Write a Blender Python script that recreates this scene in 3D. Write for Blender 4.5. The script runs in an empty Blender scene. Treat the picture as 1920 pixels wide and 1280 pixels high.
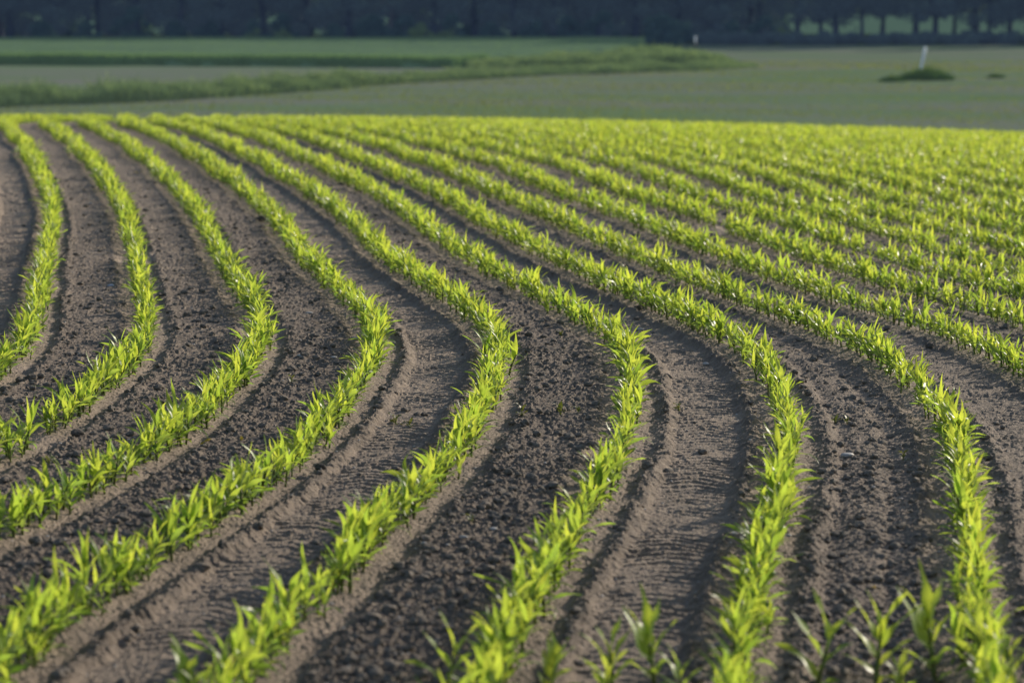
import bpy, math, random
import numpy as np
from mathutils import Vector

# ---------------------------------------------------------------- basics
rng = np.random.default_rng(7)
random.seed(7)
scene = bpy.context.scene
col = scene.collection
CAM_H = 2.33816
PITCH = 0.1577457
FPX = 4500.0                    # focal length in pixels of a 1920 px wide picture
ROLL_SLOPE = -0.0170919           # the field falls a little to the right
CURVE = 0.00050284             # and bends down into the valley
DOME = 0.00073599              # slightly domed from side to side
UX0, UY0, US, UNX, UNY = -24.0, 2.0, 1.6, 32, 47
U_COEF = """-26827 -24673 -22511 -20339 -18153 -15951 -13734 -11503 -9258 -7006 -4753 -2513 -301 1866 3976 6016 7979 9886 11762 13630 15509 17409 19335 21288 23266 25267 27288 29327 31380 33445 35518 37597 -26905 -24759 -22608 -20449 -18279 -16096 -13899 -11689 -9464 -7228 -4987 -2753 -543 1622 3733 5779 7735 9642 11523 13407 15310 17239 19196 21180 23187 25214 27257 29314 31382 33459 35541 37626 -26973 -24837 -22697 -20552 -18399 -16236 -14062 -11874 -9673 -7457 -5230 -3000 -789 1372 3474 5536 7479 9385 11272 13174 15105 17068 19060 21077 23115 25168 27233 29309 31391 33479 35570 37662 -27024 -24899 -22772 -20642 -18506 -16365 -14215 -12056 -9884 -7696 -5490 -3264 -1039 1123 3157 5251 7198 9103 10997 12927 14898 16903 18935 20989 23057 25137 27225 29318 31414 33512 35611 37710 -27050 -24937 -22823 -20708 -18592 -16473 -14351 -12224 -10090 -7944 -5777 -3572 -1310 982 2953 4954 6908 8760 10695 12678 14702 16757 18834 20926 23026 25131 27239 29348 31456 33564 35671 37776 -27045 -24944 -22843 -20744 -18645 -16549 -14454 -12361 -10271 -8182 -6089 -3982 -1831 405 2487 4619 6627 8482 10432 12463 14544 16652 18774 20902 23031 25159 27284 29406 31525 33640 35753 37863 -27001 -24912 -22824 -20738 -18657 -16580 -14509 -12447 -10396 -8359 -6344 -4358 -2398 -368 2101 4323 6258 8145 10195 12308 14453 16612 18775 20933 23085 25230 27368 29499 31624 33745 35861 37975 -26915 -24836 -22758 -20685 -18617 -16555 -14503 -12460 -10432 -8420 -6430 -4463 -2502 -457 1998 4182 6126 7979 10116 12278 14468 16665 18855 21032 23197 25350 27493 29628 31757 33879 35997 38113 -26781 -24710 -22642 -20578 -18519 -16468 -14426 -12392 -10368 -8354 -6347 -4341 -2327 -317 1901 4053 6081 8178 10244 12401 14615 16830 19028 21207 23371 25522 27664 29797 31923 34045 36162 38277 -26596 -24533 -22471 -20414 -18362 -16317 -14279 -12246 -10216 -8185 -6146 -4088 -2003 86 2251 4328 6590 8450 10396 12663 14909 17116 19296 21457 23605 25744 27876 30001 32122 34239 36354 38466 -26360 -24302 -22246 -20194 -18146 -16103 -14065 -12029 -9991 -7945 -5882 -3791 -1669 462 2665 4882 7135 9058 11188 13280 15395 17520 19645 21768 23889 26007 28123 30237 32350 34460 36570 38678 -26074 -24020 -21967 -19918 -17872 -15831 -13791 -11752 -9708 -7653 -5578 -3474 -1336 847 3117 5465 7539 9577 11851 13883 15912 17963 20033 22114 24203 26298 28396 30497 32600 34703 36807 38910 -25738 -23687 -21637 -19590 -17545 -15503 -13463 -11421 -9373 -7315 -5237 -3133 -992 1251 3510 5878 7816 9998 12307 14352 16363 18382 20416 22466 24529 26603 28685 30773 32866 34962 37060 39159 -25356 -23308 -21259 -19213 -17169 -15127 -13085 -11042 -8992 -6932 -4854 -2746 -591 1668 3761 6342 8257 10413 12605 14697 16733 18751 20772 22804 24851 26910 28979 31058 33142 35232 37325 39420 -24933 -22885 -20839 -18793 -16749 -14706 -12663 -10618 -8568 -6508 -4431 -2329 -188 2110 4170 6746 8328 10692 12903 15012 17058 19078 21095 23121 25159 27210 29272 31344 33424 35509 37599 39690 -24472 -22426 -20380 -18334 -16290 -14246 -12203 -10157 -8106 -6044 -3963 -1851 306 2483 4612 7005 8753 11244 13295 15336 17357 19370 21386 23412 25449 27499 29559 31629 33707 35790 37877 39967 -23980 -21934 -19888 -17843 -15799 -13754 -11710 -9664 -7613 -5553 -3476 -1364 825 2911 5015 7358 9306 11635 13626 15607 17607 19621 21644 23678 25722 27776 29839 31911 33989 36072 38160 40248 -23461 -21416 -19371 -17326 -15281 -13237 -11192 -9146 -7097 -5043 -2981 -907 1193 3250 5434 7654 9387 11521 13669 15740 17786 19828 21873 23923 25979 28043 30113 32189 34271 36356 38445 40534 -22922 -20877 -18833 -16788 -14745 -12701 -10657 -8613 -6566 -4516 -2455 -372 1764 3829 5945 7928 9684 11681 13771 15862 17942 20015 22086 24156 26229 28305 30384 32467 34553 36642 38733 40824 -22368 -20325 -18281 -16238 -14195 -12153 -10113 -8072 -6033 -3994 -1964 34 2026 4071 6227 8021 9825 11818 13899 16004 18108 20207 22301 24391 26480 28568 30657 32748 34839 36932 39026 41119 -21805 -19763 -17721 -15679 -13639 -11601 -9565 -7532 -5502 -3473 -1445 565 2504 4509 6681 8224 10004 12005 14085 16194 18310 20424 22533 24638 26740 28839 30937 33034 35131 37228 39324 41421 -21239 -19198 -17158 -15118 -13081 -11048 -9019 -6998 -4986 -2982 -976 1054 3054 5082 7148 8711 10406 12326 14362 16451 18561 20677 22793 24906 27016 29123 31228 33331 35432 37532 39631 41730 -20675 -18636 -16597 -14559 -12526 -10498 -8478 -6471 -4482 -2523 -602 1328 3332 5287 7167 8961 10769 12687 14697 16763 18859 20969 23084 25199 27313 29424 31533 33640 35744 37847 39948 42048 -20117 -18079 -16042 -14007 -11977 -9955 -7943 -5945 -3968 -2027 -149 1740 3816 5757 7464 9278 11138 13069 15067 17116 19198 21297 23406 25519 27632 29745 31855 33963 36069 38173 40275 42376 -19571 -17533 -15497 -13465 -11439 -9422 -7418 -5428 -3455 -1506 389 2238 4168 6067 7834 9654 11532 13469 15462 17499 19567 21656 23757 25864 27974 30084 32194 34301 36407 38511 40614 42715 -19039 -17002 -14967 -12936 -10913 -8903 -6909 -4934 -2979 -1043 860 2688 4476 6340 8177 10035 11935 13881 15873 17902 19960 22038 24130 26231 28335 30442 32549 34655 36759 38862 40964 43065 -18527 -16490 -14454 -12424 -10403 -8398 -6415 -4460 -2535 -632 1267 3092 4853 6683 8542 10427 12346 14302 16295 18319 20370 22439 24523 26616 28714 30816 32919 35022 37124 39226 41326 43425 -18037 -15999 -13963 -11931 -9910 -7906 -5928 -3989 -2098 -244 1651 3469 5239 7063 8931 10833 12767 14732 16727 18748 20793 22855 24931 27016 29108 31204 33302 35402 37501 39600 41698 43795 -17574 -15535 -13497 -11463 -9438 -7429 -5445 -3502 -1618 195 2038 3822 5612 7453 9337 11253 13197 15169 17166 19185 21225 23280 25349 27428 29513 31603 33697 35792 37888 39984 42079 44174 -17141 -15100 -13060 -11023 -8994 -6977 -4981 -3017 -1110 686 2416 4162 5986 7856 9757 11684 13637 15613 17610 19628 21663 23713 25775 27847 29927 32011 34100 36190 38282 40375 42468 44561 -16739 -14698 -12657 -10619 -8587 -6566 -4565 -2594 -679 1126 2850 4597 6418 8290 10196 12128 14084 16062 18059 20074 22105 24150 26206 28272 30346 32425 34508 36595 38683 40773 42862 44952 -16369 -14328 -12288 -10250 -8220 -6201 -4204 -2240 -331 1497 3267 5045 6871 8741 10646 12579 14535 16512 18508 20520 22547 24587 26639 28699 30767 32842 34921 37003 39088 41174 43261 45348 -16030 -13991 -11952 -9917 -7889 -5876 -3885 -1927 -16 1839 3655 5470 7313 9188 11095 13028 14984 16960 18954 20963 22987 25023 27070 29126 31189 33259 35334 37412 39494 41577 43661 45746 -15719 -13682 -11645 -9613 -7590 -5581 -3593 -1636 284 2165 4019 5869 7733 9620 11533 13469 15426 17401 19393 21401 23422 25454 27497 29549 31609 33675 35746 37821 39899 41980 44061 46144 -15434 -13398 -11364 -9334 -7313 -5307 -3320 -1359 574 2478 4363 6242 8130 10032 11954 13895 15855 17831 19824 21830 23849 25879 27919 29968 32024 34087 36155 38227 40303 42381 44460 46540 -15169 -13135 -11102 -9074 -7055 -5049 -3060 -1091 854 2780 4690 6595 8504 10423 12356 14305 16269 18249 20242 22248 24266 26294 28332 30379 32433 34493 36559 38629 40702 42778 44856 46934 -14922 -12888 -10856 -8828 -6809 -4801 -2808 -832 1127 3071 5003 6930 8859 10794 12739 14697 16668 18651 20647 22654 24672 26700 28737 30782 32834 34893 36957 39025 41097 43171 45247 47323 -14687 -12654 -10621 -8593 -6572 -4562 -2563 -578 1394 3353 5303 7249 9196 11146 13104 15072 17050 19038 21037 23047 25066 27095 29131 31176 33227 35284 37347 39414 41485 43558 45633 47708 -14461 -12428 -10395 -8365 -6342 -4327 -2323 -329 1654 3627 5594 7556 9518 11483 13453 15430 17416 19410 21414 23426 25448 27478 29515 31560 33611 35668 37730 39796 41866 43938 46012 48086 -14242 -12207 -10173 -8142 -6116 -4097 -2086 -84 1909 3895 5875 7852 9828 11805 13787 15774 17767 19768 21777 23793 25817 27849 29888 31933 33985 36042 38104 40170 42239 44311 46385 48459 -14027 -11991 -9955 -7921 -5892 -3869 -1852 158 2161 4157 6149 8138 10127 12116 14108 16104 18105 20113 22127 24148 26176 28210 30251 32298 34350 36408 38470 40536 42606 44678 46751 48825 -13813 -11775 -9738 -7702 -5669 -3642 -1619 398 2409 4415 6418 8418 10417 12417 14418 16423 18433 20447 22466 24492 26523 28561 30604 32653 34707 36766 38829 40896 42965 45038 47111 49185 -13599 -11560 -9520 -7482 -5447 -3415 -1387 636 2655 4670 6682 8692 10701 12710 14720 16734 18750 20771 22796 24827 26862 28903 30949 33000 35056 37116 39180 41248 43319 45391 47465 49540 -13383 -11343 -9302 -7262 -5223 -3187 -1155 875 2900 4923 6943 8962 10979 12997 15016 17037 19060 21088 23119 25154 27194 29238 31287 33341 35399 37461 39526 41595 43667 45740 47815 49889 -13167 -11125 -9082 -7040 -4999 -2959 -922 1113 3145 5175 7203 9229 11255 13280 15307 17335 19365 21399 23435 25475 27520 29568 31620 33677 35737 37801 39868 41938 44011 46085 48160 50235 -12948 -10904 -8861 -6816 -4772 -2729 -688 1352 3390 5427 7461 9495 11528 13561 15595 17630 19667 21707 23749 25794 27842 29894 31950 34009 36072 38138 40207 42279 44352 46427 48503 50579 -12727 -10683 -8638 -6592 -4545 -2498 -453 1592 3636 5679 7720 9761 11802 13842 15883 17925 19968 22013 24061 26111 28164 30220 32279 34341 36407 38475 40545 42618 44693 46769 48845 50922"""
COEF = np.array([int(v) for v in U_COEF.split()], float).reshape(UNY, UNX) / 1000.0


def row_coord(X, Y):
    """Sowing coordinate: whole numbers are maize rows, 0.75 m apart (cubic B-spline)."""
    over = np.maximum(Y - 73.0, 0)                      # beyond the fitted part the rows run on straight
    X = np.clip(X + 0.235 * over, -21.9, 23.0)
    Y = np.minimum(Y, 73.0)
    gx = (X - UX0) / US
    gy = (Y - UY0) / US
    ix = np.clip(np.floor(gx).astype(int), 1, UNX - 3)
    iy = np.clip(np.floor(gy).astype(int), 1, UNY - 3)
    tx, ty = gx - ix, gy - iy

    def bas(t):
        return ((1 - t) ** 3 / 6, (3 * t ** 3 - 6 * t ** 2 + 4) / 6,
                (-3 * t ** 3 + 3 * t ** 2 + 3 * t + 1) / 6, t ** 3 / 6)
    bx, by = bas(tx), bas(ty)
    out = np.zeros_like(gx)
    for b in range(4):
        for a in range(4):
            out += COEF[iy - 1 + b, ix - 1 + a] * bx[a] * by[b]
    return out


# ---------------------------------------------------------------- noise
def _hash(ix, iy, seed):
    h = (ix.astype(np.int64) * 374761393 + iy.astype(np.int64) * 668265263 + seed * 974634777) & 0xFFFFFFFF
    h = ((h ^ (h >> 13)) * 1274126177) & 0xFFFFFFFF
    h = h ^ (h >> 16)
    return (h & 0xFFFFFF) / float(0xFFFFFF)


def vnoise(x, y, seed=0):
    ix, iy = np.floor(x), np.floor(y)
    fx, fy = x - ix, y - iy
    fx = fx * fx * (3 - 2 * fx)
    fy = fy * fy * (3 - 2 * fy)
    a = _hash(ix, iy, seed)
    b = _hash(ix + 1, iy, seed)
    c = _hash(ix, iy + 1, seed)
    d = _hash(ix + 1, iy + 1, seed)
    return (a * (1 - fx) + b * fx) * (1 - fy) + (c * (1 - fx) + d * fx) * fy


def fbm(x, y, seed=0, octv=3):
    s, a, t = 0.0, 1.0, 0.0
    for k in range(octv):
        s = s + a * vnoise(x * 2 ** k, y * 2 ** k, seed + k * 17)
        t += a
        a *= 0.5
    return s / t


def clods(x, y, cell, seed, fill=0.75):
    """Rounded lumps of random size, one per cell: returns 0..1 bump height."""
    gx, gy = np.floor(x / cell), np.floor(y / cell)
    out = np.zeros_like(x)
    for dx in (-1, 0, 1):
        for dy in (-1, 0, 1):
            cx, cy = gx + dx, gy + dy
            px = (cx + 0.15 + 0.7 * _hash(cx, cy, seed)) * cell
            py = (cy + 0.15 + 0.7 * _hash(cx, cy, seed + 1)) * cell
            r0 = _hash(cx, cy, seed + 2)
            r = cell * (0.22 + 0.5 * r0 * r0) * (r0 < fill)
            st = 0.7 + 0.6 * _hash(cx, cy, seed + 3)
            d2 = ((x - px) * st) ** 2 + ((y - py) / st) ** 2
            h = np.sqrt(np.maximum(0, 1 - d2 / np.maximum(r * r, 1e-9))) * r / (0.72 * cell)
            out = np.maximum(out, h)
    return out


def smooth(a, b, x):
    t = np.clip((x - a) / (b - a), 0, 1)
    return t * t * (3 - 2 * t)


# ---------------------------------------------------------------- terrain
FAR_D = np.array([0, 88, 100, 140, 170, 230, 340, 600, 1000, 1800.0])
FAR_Z = np.array([0, -3.90, -4.08, -4.10, -4.60, -5.30, -5.9, -7.0, -8.0, -9.0])


def base_z(X, Y):
    near = -CURVE * np.maximum(Y, 0) ** 2
    far = np.interp(Y, FAR_D, FAR_Z)
    t = smooth(84, 96, Y)
    side = ROLL_SLOPE * np.clip(X, -60, 60) - DOME * np.clip(X, -24, 24) ** 2
    return near * (1 - t) + far * t + side * (1 - smooth(88, 125, Y)) * (1 - smooth(30, 60, np.abs(X)))


TRACKS = {3: 1.0, 5: 1.0, -1: 1.0, 7: 0.6, 6: 0.45, 9: 0.5, 11: 0.8, 1: 0.25, 0: 0.3}


def soil(X, Y, detail=True):
    """Height of the tilled soil above the base and a tone map (-1 dark clods .. 1 pale track)."""
    u = row_coord(X, Y)
    g = np.floor(u)
    v = u - g
    wob = (fbm(X * 2.2, Y * 1.1, 5, 3) - 0.5) * 0.05 + (fbm(X * 16, Y * 16, 7, 2) - 0.5) * 0.07
    dist = np.minimum(v, 1 - v) * 0.75
    dw = dist + wob
    bed = smooth(0.125, 0.2, dw)
    h = 0.026 * bed
    h += 0.012 * np.exp(-(dist / 0.035) ** 2) - 0.008 * np.exp(-((dw - 0.10) / 0.03) ** 2)
    trk = np.zeros_like(X)
    for k, s in TRACKS.items():
        trk = np.where(g == k, s, trk)
    trk = np.where((g > 11), 0.3, trk)
    off = np.abs((v - 0.5) * 0.75 + wob * 0.6)
    rut = trk * (1 - smooth(0.14, 0.205, off))
    h -= rut * 0.036
    berm = trk * np.exp(-((off - 0.225) / 0.035) ** 2)
    h += berm * 0.010
    tone = 0.75 * (1 - bed) + 0.70 * rut
    # the row between two lesser ruts (gap 6)
    two = (g == 6) * np.exp(-((np.abs(v - 0.47) - 0.14) / 0.05) ** 2)
    h -= two * 0.014
    tone = tone + two * 0.15
    rough = np.clip(bed - rut * 0.92 - 0.35 * two + 0.35 * berm, 0, 1)
    if detail:
        wx = X + (vnoise(X * 30, Y * 30, 91) - 0.5) * 0.02
        wy = Y + (vnoise(X * 30, Y * 30, 92) - 0.5) * 0.02
        patch = 0.45 + 0.95 * fbm(X * 1.3, Y * 1.3, 33, 3)
        c1 = np.maximum(clods(wx, wy, 0.075, 3, 0.45), 0.9 * clods(wx, wy, 0.12, 13, 0.22))
        c2 = clods(wx, wy, 0.040, 23, 0.85)
        c3 = clods(wx, wy, 0.018, 43, 0.9)
        h = h + rough * patch * (0.026 * c1 * (0.4 + 1.2 * vnoise(X * 60, Y * 60, 95)) + 0.016 * c2 * (0.5 + vnoise(X * 110, Y * 110, 96)) + 0.008 * c3)
        h = h + (1 - rough) * (0.0055 * c3 + 0.016 * c2 * np.maximum(0, vnoise(X * 9, Y * 9, 61) - 0.35))
        h = h + 0.020 * clods(wx, wy, 0.05, 103, 0.5) * np.clip(berm, 0, 1)
        h = h + ((vnoise(X * 95, Y * 70, 97) - 0.5) * 0.007 + (vnoise(X * 210, Y * 120, 98) - 0.5) * 0.0045) * (1 - 0.6 * rut)
        h = h + (fbm(X * 14, Y * 14, 71, 3) - 0.5) * 0.016 * (0.35 + 0.65 * rough)
        h = h + (fbm(X * 1.7, Y * 1.7, 75, 2) - 0.5) * 0.03
        # tyre lug prints across the ruts
        s = Y + 0.35 * np.abs(v - 0.5) + 0.05 * (vnoise(X * 5, Y * 7, 81) - 0.5)
        lug = np.abs(((s / 0.075) % 1.0) - 0.5) * 2
        lug = smooth(0.3, 0.6, lug + 1.3 * (fbm(X * 14, Y * 24, 83, 3) - 0.5))
        h = h + rut * 0.015 * (lug - 0.5) * np.clip(2.2 * fbm(X * 4, Y * 4, 85, 3) - 0.45, 0.1, 1)
        cl = np.maximum(c1, c2)
        tone = tone - rough * (0.35 - 0.5 * cl) + (fbm(X * 5, Y * 5, 87, 3) - 0.5) * 0.8
    return h, tone


def ground_z(X, Y):
    X, Y = np.atleast_1d(np.asarray(X, float)), np.atleast_1d(np.asarray(Y, float))
    u = row_coord(X, Y)
    inside = (Y < 88) & (np.abs(X) < 24)
    h = np.where(inside, soil(X, Y, False)[0], 0.0)
    return base_z(X, Y) + h


def at(px, py, zo=0.0):
    """Where the sight line through a photograph pixel meets the ground (metres)."""
    x, y = (px - 960) / FPX, (640 - py) / FPX
    c, s = math.cos(PITCH), math.sin(PITCH)
    d = np.array([x, c + y * s, -s + y * c])
    t = np.concatenate([np.arange(4, 60, 0.02), np.arange(60, 420, 0.1)])
    P = d[None] * t[:, None]
    below = CAM_H + P[:, 2] < base_z(P[:, 0], P[:, 1]) + zo
    k = int(np.argmax(below)) if below.any() else len(t) - 1
    return float(P[k, 0]), float(P[k, 1])


def project(X, Y, Z):
    c, s = math.cos(PITCH), math.sin(PITCH)
    dz = Z - CAM_H
    dep = Y * c - dz * s
    up = Y * s + dz * c
    return 960 + FPX * X / dep, 640 - FPX * up / dep


# ---------------------------------------------------------------- mesh helpers
def mesh_from(name, V, F, mats, attrs=None, smooth_shade=False, mat_idx=None):
    """V (n,3); F a list of (m,k) index arrays."""
    me = bpy.data.meshes.new(name)
    F = [np.asarray(f, np.int32) for f in (F if isinstance(F, list) else [F]) if len(f)]
    loops = np.concatenate([f.ravel() for f in F])
    tot = np.concatenate([np.full(len(f), f.shape[1], np.int32) for f in F])
    start = np.concatenate([[0], np.cumsum(tot)[:-1]]).astype(np.int32)
    me.vertices.add(len(V))
    me.vertices.foreach_set('co', np.asarray(V, np.float32).ravel())
    me.loops.add(len(loops))
    me.loops.foreach_set('vertex_index', loops)
    me.polygons.add(len(tot))
    me.polygons.foreach_set('loop_start', start)
    me.polygons.foreach_set('use_smooth', np.full(len(tot), smooth_shade))
    for m in mats if isinstance(mats, (list, tuple)) else [mats]:
        me.materials.append(m)
    if mat_idx is not None:
        me.polygons.foreach_set('material_index', np.asarray(mat_idx, np.int32))
    me.update(calc_edges=True)
    for k, a in (attrs or {}).items():
        at_ = me.attributes.new(k, 'FLOAT', 'POINT')
        at_.data.foreach_set('value', np.asarray(a, np.float32))
    return me


def link(name, data, parent=None, loc=None, rotz=0.0, scale=None):
    o = bpy.data.objects.new(name, data)
    col.objects.link(o)
    if parent is not None:
        o.parent = parent
    if loc is not None:
        o.location = loc
    o.rotation_euler.z = rotz
    if scale is not None:
        o.scale = (scale,) * 3
    return o


def tag(o, label=None, cat=None, group=None, kind=None):
    if label:
        o['label'] = label
    if cat:
        o['category'] = cat
    if group:
        o['group'] = group
    if kind:
        o['kind'] = kind
    return o


class MB:
    """Collects vertex blocks, faces and one float per vertex."""
    def __init__(self):
        self.V, self.Q, self.T, self.A, self.B, self.n = [], [], [], [], [], 0

    def add(self, V, Q=None, T=None, a=0.0, b=0.0):
        V = np.asarray(V, float)
        self.V.append(V)
        if Q is not None and len(Q):
            self.Q.append(np.asarray(Q) + self.n)
        if T is not None and len(T):
            self.T.append(np.asarray(T) + self.n)
        self.A.append(np.broadcast_to(np.asarray(a, float), (len(V),)))
        self.B.append(np.broadcast_to(np.asarray(b, float), (len(V),)))
        self.n += len(V)

    def arrays(self):
        V = np.concatenate(self.V)
        Q = np.concatenate(self.Q) if self.Q else np.zeros((0, 4), int)
        T = np.concatenate(self.T) if self.T else np.zeros((0, 3), int)
        return V, Q, T, np.concatenate(self.A), np.concatenate(self.B)

    def mesh(self, name, mats, smooth_shade=False):
        V, Q, T, A, B = self.arrays()
        return mesh_from(name, V, [Q, T], mats, {'shade': A, 'along': B}, smooth_shade)


def tube(mb, pts, radii, sides=6, a=0.0, cap=True):
    pts = np.asarray(pts, float)
    n = len(pts)
    ang = np.linspace(0, 2 * math.pi, sides, endpoint=False)
    ring = []
    for k in range(n):
        d = pts[min(k + 1, n - 1)] - pts[max(k - 1, 0)]
        d /= np.linalg.norm(d) + 1e-9
        e1 = np.cross(d, [0.31, 0.95, 0.05] if abs(d[2]) > .6 else [0, 0, 1.0])
        e1 /= np.linalg.norm(e1)
        e2 = np.cross(d, e1)
        ring.append(pts[k] + radii[k] * (np.cos(ang)[:, None] * e1 + np.sin(ang)[:, None] * e2))
    V = np.concatenate(ring)
    Q = [(k * sides + j, k * sides + (j + 1) % sides, (k + 1) * sides + (j + 1) % sides, (k + 1) * sides + j)
         for k in range(n - 1) for j in range(sides)]
    T = []
    if cap:
        V = np.concatenate([V, pts[-1:]])
        T = [((n - 1) * sides + j, (n - 1) * sides + (j + 1) % sides, n * sides) for j in range(sides)]
    b = np.concatenate([np.repeat(np.linspace(0, 1, n), sides), [1.0] if cap else []])
    mb.add(V, Q, T, a, b)


# ---------------------------------------------------------------- materials
def new_mat(name):
    m = bpy.data.materials.new(name)
    m.use_nodes = True
    nt = m.node_tree
    nt.nodes.clear()
    return m, nt


def N(nt, kind, **kw):
    n = nt.nodes.new(kind)
    for k, v in kw.items():
        if k == 'ins':
            for kk, vv in v.items():
                n.inputs[kk].default_value = vv
        else:
            setattr(n, k, v)
    return n


def ramp(nt, fac, stops):
    r = N(nt, 'ShaderNodeValToRGB')
    e = r.color_ramp.elements
    while len(e) < len(stops):
        e.new(0.5)
    for k, (p, c) in enumerate(stops):
        e[k].position = p
        e[k].color = (*c, 1)
    nt.links.new(fac, r.inputs[0])
    return r.outputs[0]


def mth(nt, op, a, b=None):
    n = N(nt, 'ShaderNodeMath', operation=op)
    for i, v in enumerate((a, b)):
        if v is None:
            continue
        if isinstance(v, (int, float)):
            n.inputs[i].default_value = v
        else:
            nt.links.new(v, n.inputs[i])
    return n.outputs[0]


def noise_tex(nt, scale, detail=4, rough=0.55, vec=None):
    n = N(nt, 'ShaderNodeTexNoise', ins={'Scale': scale, 'Detail': detail, 'Roughness': rough})
    if vec is None:
        vec = N(nt, 'ShaderNodeNewGeometry').outputs['Position']
    nt.links.new(vec, n.inputs['Vector'])
    return n.outputs['Fac']


def soil_material():
    m, nt = new_mat('tilled_soil')
    tone = N(nt, 'ShaderNodeAttribute', attribute_name='tone').outputs['Fac']
    n1 = noise_tex(nt, 9, 5)
    n2 = noise_tex(nt, 160, 4, 0.65)
    t = mth(nt, 'ADD', mth(nt, 'MULTIPLY', tone, 0.21), mth(nt, 'MULTIPLY', n1, 0.45))
    t = mth(nt, 'ADD', t, mth(nt, 'MULTIPLY', n2, 0.42))
    c = ramp(nt, t, [(0.10, (0.092, 0.072, 0.057)), (0.40, (0.176, 0.139, 0.108)),
                     (0.68, (0.310, 0.243, 0.186)), (1.0, (0.48, 0.38, 0.295))])
    bs = N(nt, 'ShaderNodeBsdfPrincipled', ins={'Roughness': 0.85, 'Specular IOR Level': 0.25})
    nt.links.new(c, bs.inputs['Base Color'])
    b1 = N(nt, 'ShaderNodeBump', ins={'Strength': 0.9, 'Distance': 0.010})
    nt.links.new(noise_tex(nt, 130, 5, 0.7), b1.inputs['Height'])
    nt.links.new(b1.outputs[0], bs.inputs['Normal'])
    out = N(nt, 'ShaderNodeOutputMaterial')
    nt.links.new(bs.outputs[0], out.inputs[0])
    return m


def plain_noise_mat(name, stops, scale, rough=0.85, detail=5, attr=None, attr_gain=0.5, bump=0.0, spec=0.3, haze_glow=None):
    m, nt = new_mat(name)
    f = noise_tex(nt, scale, detail)
    if attr:
        a = N(nt, 'ShaderNodeAttribute', attribute_name=attr).outputs['Fac']
        f = mth(nt, 'ADD', mth(nt, 'MULTIPLY', f, 1 - attr_gain), mth(nt, 'MULTIPLY', a, attr_gain))
    c = ramp(nt, f, stops)
    bs = N(nt, 'ShaderNodeBsdfPrincipled', ins={'Roughness': rough, 'Specular IOR Level': spec})
    nt.links.new(c, bs.inputs['Base Color'])
    if haze_glow:  # constant surface glow imitating hazy air
        bs.inputs['Emission Color'].default_value = (*haze_glow, 1)
        bs.inputs['Emission Strength'].default_value = 1.0
    if bump:
        b1 = N(nt, 'ShaderNodeBump', ins={'Strength': 0.6, 'Distance': bump})
        nt.links.new(noise_tex(nt, scale * 4, 5, 0.65), b1.inputs['Height'])
        nt.links.new(b1.outputs[0], bs.inputs['Normal'])
    out = N(nt, 'ShaderNodeOutputMaterial')
    nt.links.new(bs.outputs[0], out.inputs[0])
    return m


def leaf_mat(name, refl, trans, tmix=0.55, gloss=0.10, rough=0.35, vscale=14.0, haze_glow=None):
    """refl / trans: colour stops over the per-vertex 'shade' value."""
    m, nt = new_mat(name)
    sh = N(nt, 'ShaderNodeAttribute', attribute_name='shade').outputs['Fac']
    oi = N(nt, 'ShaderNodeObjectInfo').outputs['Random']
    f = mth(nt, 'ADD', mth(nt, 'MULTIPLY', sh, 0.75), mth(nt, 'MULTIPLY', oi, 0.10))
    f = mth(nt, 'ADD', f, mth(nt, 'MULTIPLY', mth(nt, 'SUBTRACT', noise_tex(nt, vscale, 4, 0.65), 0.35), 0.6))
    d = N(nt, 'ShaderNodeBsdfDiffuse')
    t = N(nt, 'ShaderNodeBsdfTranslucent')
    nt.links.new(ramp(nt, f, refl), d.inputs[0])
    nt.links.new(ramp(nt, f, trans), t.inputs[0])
    g = N(nt, 'ShaderNodeBsdfGlossy', ins={'Roughness': rough, 'Color': (1, 1, 1, 1)})
    mx = N(nt, 'ShaderNodeMixShader', ins={0: tmix})
    nt.links.new(d.outputs[0], mx.inputs[1])
    nt.links.new(t.outputs[0], mx.inputs[2])
    fr = N(nt, 'ShaderNodeFresnel', ins={'IOR': 1.4})
    m2 = N(nt, 'ShaderNodeMixShader')
    nt.links.new(mth(nt, 'MULTIPLY', fr.outputs[0], gloss * 10), m2.inputs[0])
    nt.links.new(mx.outputs[0], m2.inputs[1])
    nt.links.new(g.outputs[0], m2.inputs[2])
    out = N(nt, 'ShaderNodeOutputMaterial')
    last = m2.outputs[0]
    if haze_glow:  # emission added to the leaf stands in for hazy distance
        em = N(nt, 'ShaderNodeEmission', ins={'Color': (*haze_glow, 1), 'Strength': 1.0})
        ad = N(nt, 'ShaderNodeAddShader')
        nt.links.new(last, ad.inputs[0])
        nt.links.new(em.outputs[0], ad.inputs[1])
        last = ad.outputs[0]
    nt.links.new(last, out.inputs[0])
    return m


M_SOIL = soil_material()
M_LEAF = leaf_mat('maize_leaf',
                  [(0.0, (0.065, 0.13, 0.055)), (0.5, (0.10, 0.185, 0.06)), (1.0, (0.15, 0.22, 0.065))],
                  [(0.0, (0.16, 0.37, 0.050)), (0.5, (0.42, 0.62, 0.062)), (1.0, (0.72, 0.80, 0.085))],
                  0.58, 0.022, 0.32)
M_STALK = plain_noise_mat('maize_stalk', [(0.3, (0.12, 0.09, 0.03)), (0.7, (0.11, 0.17, 0.035))], 60, 0.6)
M_CLOD = plain_noise_mat('dry_clod', [(0.25, (0.10, 0.085, 0.07)), (0.6, (0.18, 0.15, 0.122)), (0.9, (0.30, 0.25, 0.20))],
                         70, 0.9, 5, None, 0, 0.004)
M_STONE = plain_noise_mat('pale_stone', [(0.2, (0.26, 0.24, 0.22)), (0.8, (0.48, 0.45, 0.42))], 60, 0.55, 4, None, 0, 0.002, 0.5)
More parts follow.
